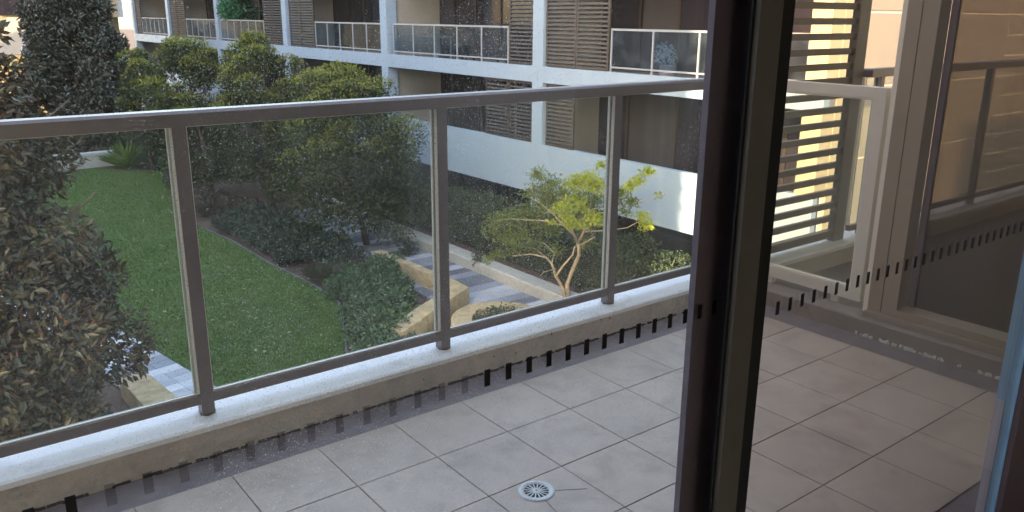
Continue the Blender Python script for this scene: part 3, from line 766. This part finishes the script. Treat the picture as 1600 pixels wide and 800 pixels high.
# ================================================================== STONEWORK IN THE GARDEN
def stone_poly(px, z): return [tuple(onz(x, y, z)[:2]) for x, y in px]
zt = G+.48
st_ = [stone_poly(q_, zt) for q_ in ([(611, 512), (629, 519), (668, 492), (645, 484)], [(645.5, 483.6), (668.5, 491.6), (702, 468), (681, 462)], [(681.5, 461.6), (702.5, 467.6), (733, 448), (704, 433)])]
bench = thing('garden_bench', 'long sandstone block bench edging the bed beside the right path', 'bench', loc=(st_[1][0][0], st_[1][0][1], G))
for q_ in st_: MB().prism(q_, G-.1, zt-random.uniform(0, .012), .02).build('stone_block', 'sandstone', bench)
for i in range(5):
    p_, q_ = Vector(onz(703, 432, zt)[:2]), Vector(onz(596, 389, zt)[:2]); d_ = (q_-p_)/5; n_ = Vector((-d_.y, d_.x)).normalized()*.26
    a_, b_ = p_+d_*(i+.01), p_+d_*(i+.99)
    MB().prism([tuple(a_), tuple(b_), tuple(b_+n_), tuple(a_+n_)], G-.1, zt-.02-.01*(i % 2), .02).build('stone_block', 'sandstone', bench)
kids(bench)
pc = onz(790, 500, G+.40); pts = []
for k in range(28):
    a_ = 2*math.pi*k/28; pts.append((pc.x+1.15*math.cos(a_)*1.0, pc.y+1.35*math.sin(a_)))
rp = thing('stone_planter', 'rounded sandstone planter just behind the balustrade foot by the right path', 'planter', loc=(pc.x, pc.y, G))
ring = MB(); n = len(pts)
for z_, s_ in ((G-.1, 1), (G+.37, 1), (G+.40, .97), (G+.40, .62), (G+.25, .6)):
    for p in pts: ring.v.append((pc.x+(p[0]-pc.x)*s_, pc.y+(p[1]-pc.y)*s_, z_))
for q in range(4):
    for k in range(n): j = (k+1) % n; ring.f.append((q*n+k, q*n+j, (q+1)*n+j, (q+1)*n+k)); ring.sm.append(False)
ring.build('stone_rim', 'sandstone', rp)
so_ = MB(); so_.prism([(pc.x+(p[0]-pc.x)*.61, pc.y+(p[1]-pc.y)*.61) for p in pts], G, G+.27); so_.build('soil', 'mulch', rp)
kids(rp)
crown('low_plant', None, [((pc.x+.1, pc.y+.1, G+.4), (.5, .5, .25)), ((pc.x-.2, pc.y+.3, G+.4), (.35, .35, .2))], 700, .09, 'leaf_bush', 77)
tag(bpy.data.objects['low_plant'], 'small dark plant growing inside the rounded sandstone planter', 'plant')
# left sandstone wall end
q = stone_poly([(186, 592), (200, 586), (216, 583), (236, 586), (300, 640), (252, 668), (226, 636)], G+.35)
sw = thing('stone_wall', 'low tan sandstone wall beside the left path under the brown magnolia', 'wall', loc=(q[3][0], q[3][1], G))
MB().prism(q[::-1], G-.1, G+.35, .02).build('stone_block', 'sandstone', sw); kids(sw)
# hedge kerb
hk = thing('kerb_wall', 'long pale concrete kerb wall along the foot of the hedge', 'kerb', loc=(12.8, 20, G))
for i in range(8):
    y0 = 13.35+i*2.0
    MB().bbox(12.55, 13.05, y0+.004, y0+1.996, G-.1, G+.34, .03).build('kerb_block', 'kerb_concrete', hk)
kids(hk)
tag(MB().box(13.05, XW-.01, 8, 29.3, G-.1, G+.30).build('hedge_bed', 'mulch'), 'mulched bed behind the kerb wall', 'bed', kind='structure')

# ================================================================== VEGETATION
def tree(name, label, base, h, r, zc0, n, leafL, m, seed, m2=None, bark='bark', lean=(0, 0), aspect=.42, group=None, squash=1.0, nl=18, core=True):
    """trunk with limbs, a crown of leaf clumps and (m2) leaves on the clump tops with daylight put into their paler colour"""
    rs = random.Random(seed); bx, by, bz = base
    t = thing(name, label, 'tree', group, loc=base)
    top = (bx+lean[0], by+lean[1], bz+h*.9)
    limbs((bx, by, bz-.05), top, 9, r*.9, .10*h/6, seed).build('trunk', bark, t)
    lobes = []; new = []  # new: clumps for the upper leaf layer with daylight put into its colour
    for k in range(nl):
        u = rs.random(); zz = zc0+(1-zc0)*u; rad = r*math.sqrt(max(.05, 1-((u-.42)/.62)**2))
        a = k*2.399+rs.uniform(-.5, .5); q = rs.uniform(.30, .85)
        lr = r*rs.uniform(.20, .36)
        c = (bx+lean[0]*zz+math.cos(a)*rad*q, by+lean[1]*zz+math.sin(a)*rad*q, bz+h*zz-lr*.5)
        lobes.append((c, (lr, lr, lr*.85*squash)))
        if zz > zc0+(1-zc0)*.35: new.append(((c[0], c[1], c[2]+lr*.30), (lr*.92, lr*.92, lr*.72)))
    crown('crown', t, lobes, n, leafL, m, seed, aspect=aspect, shell=.3)
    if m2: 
        o = crown('lit_tops', t, new, int(n*.75), leafL*.9, m2, seed+1, aspect=aspect, shell=.12, up=.8, tangle=.6, dmin=.35)  # upper leaf layer, light from above put into its colour
    kids(t); return t
# the four rounded courtyard trees
tree('courtyard_tree', 'round green tree standing over the bed, nearest of the courtyard trees', (11.5, 22.3, G), 5.35, 2.35, .22, 26000, .115, 'leaf_lilly', 41, 'leaf_lilly_lit', lean=(-.45, .1), nl=58)
tree('courtyard_tree', 'tall narrow green tree left of the nearest courtyard tree', (10.9, 28.2, G), 6.1, 1.75, .20, 17000, .125, 'leaf_lilly', 43, 'leaf_lilly_lit', lean=(-.3, 0), nl=46)
tree('courtyard_tree', 'green tree with yellowish lit tops right of the dark conical magnolia', (10.2, 33.0, G), 5.9, 1.85, .20, 15000, .135, 'leaf_lilly', 47, 'leaf_lilly_lit', lean=(-.4, 0), nl=46)
tree('courtyard_tree', 'small farthest green tree just right of the dark conical magnolia', (9.7, 39.5, G), 5.3, 1.5, .18, 9000, .15, 'leaf_lilly', 53, 'leaf_lilly_lit', nl=32)
# conical dark magnolia
def cone_tree(name, label, base, h, r, n, leafL, m, seed, zb=.08, aspect=.42, low=(.75, 1.0)):
    rs = random.Random(seed); bx, by, bz = base
    t = thing(name, label, 'tree', loc=base)
    limbs((bx, by, bz-.05), (bx, by, bz+h*.95), 14, r*.8, .12, seed, zf=.12).build('trunk', 'bark', t)
    lobes = []
    for k in range(64):
        u = zb+(1-zb)*(k/63)**.9; rad = r*(1-u)**.75*(1+.1*rs.uniform(-1, 1)); rad = min(rad, r*(low[0]+low[1]*u))
        a = k*2.399+rs.uniform(-.4, .4); lr = r*rs.uniform(.20, .30)*(1.1-.45*u)
        q = max(0, rad-lr*.6)*rs.choice([.95, .9, .6])
        lobes.append(((bx+math.cos(a)*q, by+math.sin(a)*q, bz+h*u), (lr, lr, lr*.9)))
    crown('crown', t, lobes, n, leafL, m, seed, aspect=aspect, shell=.28, up=.5)
    kids(t); return t
pm = ony(122, 150, 47.0)
cone_tree('magnolia_tree', 'dark conical magnolia rising past the top of the picture on the left', (pm.x, 47.0, G), 12.5, 3.7, 62000, .25, 'leaf_magnolia_dark', 61)
cone_tree('magnolia_tree', 'large brown leaved magnolia close to the balustrade at the left edge', (0.55, 12.3, G), 8.5, 2.75, 56000, .142, 'leaf_magnolia', 67, zb=.05, aspect=.38, low=(.42, 1.15))
# hedge
hg = thing('hedge', 'long dense dark green hedge below the white parapet of the wing', 'hedge', loc=(13.7, 18, G+.3))
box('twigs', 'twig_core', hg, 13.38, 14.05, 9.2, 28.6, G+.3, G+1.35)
lob = []; rr = random.Random(5); y = 8.9
while y < 29:
    for zz in (.35, .8, 1.25):
        lob.append(((13.62+rr.uniform(-.12, .12), y+rr.uniform(-.1, .1), G+.3+zz+rr.uniform(-.12, .14)), (rr.uniform(.42, .58), rr.uniform(.38, .5), rr.uniform(.32, .42))))
    y += .45
crown('foliage', hg, lob, 52000, .085, 'leaf_hedge', 71, shell=.16, zmin=G+.3); kids(hg)
# shrubs
def shrub(label, x, y, r, h, m, seed, L=.09, n=1500, group=None, name='shrub', asp=.45):
    t = thing(name, label, 'shrub', group, loc=(x, y, G-.03)); rs = random.Random(seed)
    mb = MB()
    for k in range(5):
        a = k*1.26; mb.tube([(x, y, G-.05), (x+math.cos(a)*r*.3, y+math.sin(a)*r*.3, G+h*.4), (x+math.cos(a)*r*.6, y+math.sin(a)*r*.6, G+h*.75)], [.02, .014, .005], n=5)
    mb.build('stems', 'bark', t)
    lo = []
    for k in range(9):
        a = k*2.4; q = r*.62*math.sqrt((k+.3)/9); lr = r*rs.uniform(.32, .48)
        lo.append(((x+math.cos(a)*q, y+math.sin(a)*q, G+h*rs.uniform(.42, .72)), (lr, lr, h*rs.uniform(.26, .38))))
    crown('foliage', t, lo, n, L, m, seed, aspect=asp, zmin=G-.02, shell=.2); kids(t); return t
SH1 = 'low dense dark green shrub in the bed between lawn and right path'
for i, (x, y, r, h) in enumerate([(8.95, 25.4, .85, .75), (9.75, 25.0, .85, .85), (9.2, 24.0, .85, .75), (9.9, 23.4, .8, .8), (9.35, 22.6, .8, .7), (10.0, 21.9, .8, .8), (9.5, 21.3, .75, .7), (8.75, 26.6, .75, .65), (9.6, 26.6, .9, .8), (9.7, 20.4, .7, .65), (8.75, 22.0, .5, .45), (8.8, 23.4, .55, .5), (8.75, 24.4, .5, .5)]):
    shrub(SH1, x, y, r, h, 'leaf_bush', 100+i, n=2200, group='dark shrubs in the middle bed')
SH2 = 'brownish low shrub between the lawn and the courtyard tree trunks'
for i, (x, y, r, h) in enumerate([(8.75, 29.3, .75, .55), (9.5, 29.0, .8, .6), (10.1, 28.3, .7, .6), (9.2, 30.6, .8, .6), (9.9, 20.0, .55, .6)]):
    shrub(SH2, x, y, r, h, 'leaf_bush_brown', 120+i, n=1400, group='brownish shrubs behind the lawn')
SH3 = 'fresh green leafy ground shrub beside the sandstone bench'
for i, (x, y, r, h) in enumerate([(9.35, 18.6, .75, .6), (8.95, 17.6, .7, .55), (9.75, 17.7, .65, .5), (8.6, 16.6, .7, .55), (9.2, 16.7, .65, .5), (8.2, 15.6, .7, .55), (8.7, 15.4, .6, .5), (10.0, 18.9, .65, .6), (7.9, 14.6, .7, .5), (10.5, 19.3, .6, .55), (8.75, 18.4, .55, .45), (8.15, 16.4, .55, .45), (7.6, 15.2, .5, .4), (7.3, 14.1, .55, .45)]):
    shrub(SH3, x, y, r, h, 'leaf_green', 140+i, L=.12, n=1500, group='green shrubs beside the stone bench', asp=.5)
SH4 = 'pale grey green tussock at the corner of the bed by the lawn'
def tuft(label, x, y, r, h, m, seed, n, wd, group=None, name='tussock', cat='plant'):
    t = thing(name, label, cat, group, loc=(x, y, G-.03)); rs = np.random.RandomState(seed)
    a = rs.rand(n)*2*math.pi; lean = rs.rand(n)**.6
    P = np.stack([x+np.cos(a)*r*.12*rs.rand(n), y+np.sin(a)*r*.12*rs.rand(n), np.full(n, G-.03)], 1)
    A = np.stack([np.cos(a)*lean*r, np.sin(a)*lean*r, h*(1.1-.6*lean)], 1)
    L = np.linalg.norm(A, axis=1)
    N = np.stack([-np.cos(a)*.6, -np.sin(a)*.6, np.ones(n)], 1)
    leaf_mesh('blades', P, A, N, L, wd, m, t, fold=.12, seed=seed); kids(t)
for i, (x, y) in enumerate([(8.95, 20.0), (9.15, 19.4), (9.45, 19.7)]): tuft(SH4, x, y, .65, .6, 'leaf_grey', 160+i, 420, .016, 'pale tussocks in the bed')
tuft('bright green spiky plant at the far end of the lawn', 8.95, 40.9, 1.25, 1.35, 'leaf_strap', 170, 130, .12, name='spiky_plant')
tuft('blue green spiky plant beside the bright spiky one', 10.2, 40.4, 1.15, 1.35, 'leaf_strap_blue', 171, 110, .13, name='spiky_plant')
shrub('dark rounded bush at the edge of the lawn behind the balustrade post', 9.35, 33.6, 1.0, 1.0, 'leaf_bush', 180, n=2600)
shrub('second dark bush behind the spiky plants', 10.0, 36.6, 1.1, 1.1, 'leaf_bush', 181, n=2200)
for i, (x, y, r, h) in enumerate([(6.0, 44.0, 1.6, 2.4), (7.6, 44.5, 1.5, 2.2), (9.4, 44.2, 1.4, 2.0), (10.9, 43, 1.4, 2.2), (4.2, 44, 1.6, 2.4), (11.8, 40.5, 1.5, 2.2), (12.0, 36.5, 1.5, 2.1), (12.2, 32.5, 1.3, 1.9)]):
    shrub('tall dark background shrub behind the far end of the lawn', x, y, r, h, 'leaf_bush', 190+i, L=.16, n=2600, group='background shrubs beyond the lawn')
shrub('small bush on the right path under the nearest courtyard tree', 11.9, 20.6, .4, .5, 'leaf_bush', 210, n=500)
shrub('small dark tuft growing on the concrete kerb wall', 12.62, 17.95, .22, .75, 'leaf_bush', 211, n=260, L=.07)

# ---- the pale branched tree with yellow green leaves in front of the wing
def at(x, y, Y): return ony(x, y, Y)
lt = thing('branching_tree', 'open branching tree with sunlit yellow green leaves right of the paved path', 'tree', loc=tuple(onz(884, 466, G+.3)))
B = onz(884, 466, G+.28); YB = B.y
tr = MB()
def br(pts, r0, r1):
    P_ = [at(x, y, Y) for x, y, Y in pts]; n = len(P_)
    tr.tube(P_, [.72*(r0+(r1-r0)*i/(n-1)) for i in range(n)], n=6)
br([(889, 468, YB), (886, 445, YB-.1), (893, 425, YB-.25), (905, 398, YB-.5), (903, 380, YB-.8)], .085, .05)
br([(882, 466, YB), (879, 450, YB+.05), (868, 430, YB+.05), (862, 412, YB+.1), (853, 402, YB+.15), (830, 397, YB+.3), (800, 400, YB+.5)], .065, .018)
br([(868, 432, YB), (880, 415, YB-.1), (895, 398, YB-.2), (898, 385, YB-.35)], .04, .025)
br([(862, 412, YB+.1), (866, 395, YB+.2), (850, 380, YB+.3), (822, 372, YB+.5)], .03, .012)
br([(853, 402, YB+.15), (835, 388, YB+.3), (805, 386, YB+.4), (780, 395, YB+.5)], .018, .004)
br([(903, 380, YB-.8), (895, 365, YB-1.0), (880, 352, YB-1.3), (868, 340, YB-1.5)], .045, .014)
br([(903, 380, YB-.8), (912, 362, YB-1.1), (922, 350, YB-1.5), (930, 335, YB-1.8)], .045, .014)
br([(904, 384, YB-.7), (930, 370, YB-.9), (920, 360, YB-1.0)], .03, .012)
br([(900, 372, YB-.9), (888, 350, YB-1.1), (893, 330, YB-1.4), (897, 315, YB-1.7)], .035, .012)
br([(912, 362, YB-1.1), (920, 330, YB-.9), (928, 295, YB-.8), (936, 268, YB-1.0), (941, 252, YB-1.2)], .035, .010)
br([(920, 330, YB-.9), (950, 318, YB-1.3), (985, 290, YB-1.8), (1015, 270, YB-2.2)], .028, .008)
br([(912, 362, YB-1.1), (950, 360, YB-1.5), (980, 356, YB-1.9), (1000, 345, YB-2.2)], .026, .008)
br([(930, 335, YB-1.2), (970, 325, YB-1.6), (1010, 310, YB-2.0), (1040, 302, YB-2.3)], .02, .005)
br([(895, 365, YB-1.0), (865, 335, YB-.7), (835, 310, YB-.4), (830, 290, YB-.3)], .022, .005)
br([(880, 352, YB-1.0), (850, 345, YB-.6), (800, 342, YB-.2), (770, 345, YB)], .020, .004)
br([(865, 335, YB-.7), (880, 300, YB-.8), (880, 280, YB-.9)], .024, .008)
br([(868, 420, YB), (850, 425, YB-.1), (843, 432, YB-.2)], .02, .008)
tr.build('trunk', 'bark_pale', lt)
def blob(x, y, Y, w): 
    c = at(x, y, Y); s_ = c.length/FPX*w*.95; return (tuple(c), (s_, s_, s_*.6))
rr = random.Random(9)
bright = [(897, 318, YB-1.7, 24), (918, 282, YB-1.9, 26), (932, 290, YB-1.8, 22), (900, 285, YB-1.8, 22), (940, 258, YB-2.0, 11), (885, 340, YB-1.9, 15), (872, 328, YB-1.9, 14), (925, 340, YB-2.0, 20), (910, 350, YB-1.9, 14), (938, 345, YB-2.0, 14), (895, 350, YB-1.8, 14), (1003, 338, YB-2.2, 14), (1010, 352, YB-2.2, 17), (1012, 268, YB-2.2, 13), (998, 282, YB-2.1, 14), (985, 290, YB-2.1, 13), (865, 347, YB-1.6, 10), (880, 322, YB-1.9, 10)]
mid = [(840, 272, YB-.4, 20), (860, 285, YB-.6, 26), (850, 300, YB-.4, 28), (880, 300, YB-.8, 30), (830, 300, YB-.2, 22), (905, 310, YB-.7, 30), (930, 310, YB-.8, 26), (970, 300, YB-1.7, 22), (955, 312, YB-1.5, 20), (985, 315, YB-1.8, 18), (800, 340, YB, 26), (775, 345, YB+.1, 24), (820, 330, YB-.1, 28), (840, 340, YB-.2, 26), (770, 362, YB+.1, 20), (790, 370, YB, 24), (815, 365, YB, 26), (845, 320, YB-.3, 26), (865, 315, YB-.5, 24), (900, 330, YB-.4, 26), (925, 322, YB-.6, 22), (780, 395, YB+.3, 16), (762, 405, YB+.4, 12), (805, 385, YB+.2, 20), (832, 380, YB+.2, 22), (865, 390, YB+.3, 20), (975, 330, YB-1.7, 14), (1030, 306, YB-2.2, 9), (915, 380, YB-.2, 20), (860, 360, YB, 22)]
crown('sunlit_leaves', lt, [blob(*b_) for b_ in bright], 4000, .078, 'leaf_sunlit', 81, aspect=.42, shell=.75, up=.6)  # clusters coloured as if the sun struck them
crown('crown', lt, [blob(*b_) for b_ in mid], 8500, .078, 'leaf_mid', 82, aspect=.42, shell=.75, up=.6)
kids(lt)
# pale leaf litter on the lawn
rs = random.Random(21); pl = None
for k in range(46):
    for _ in range(20):
        x, y = rs.uniform(3, 9), 13.5+25*rs.random()**1.6
        if inside(lawn_pts, np.array([x]), np.array([y]))[0]: break
    if pl is None:
        pl = leaf_mesh('fallen_leaf', np.array([[-.06, 0, 0.]]), np.array([[1., 0, 0]]), np.array([[0, 0, 1.]]), .13, .07, 'leaf_dead', rnd=np.array([.8]))
        tag(pl, 'single pale fallen leaf lying on the lawn', 'leaf', 'fallen leaves on the lawn'); o = pl
    else: o = pl.copy(); COL.objects.link(o)
    o.location = (x, y, G+.045); o.rotation_euler = (rs.uniform(-.2, .2), rs.uniform(-.2, .2), rs.uniform(0, 6.28))
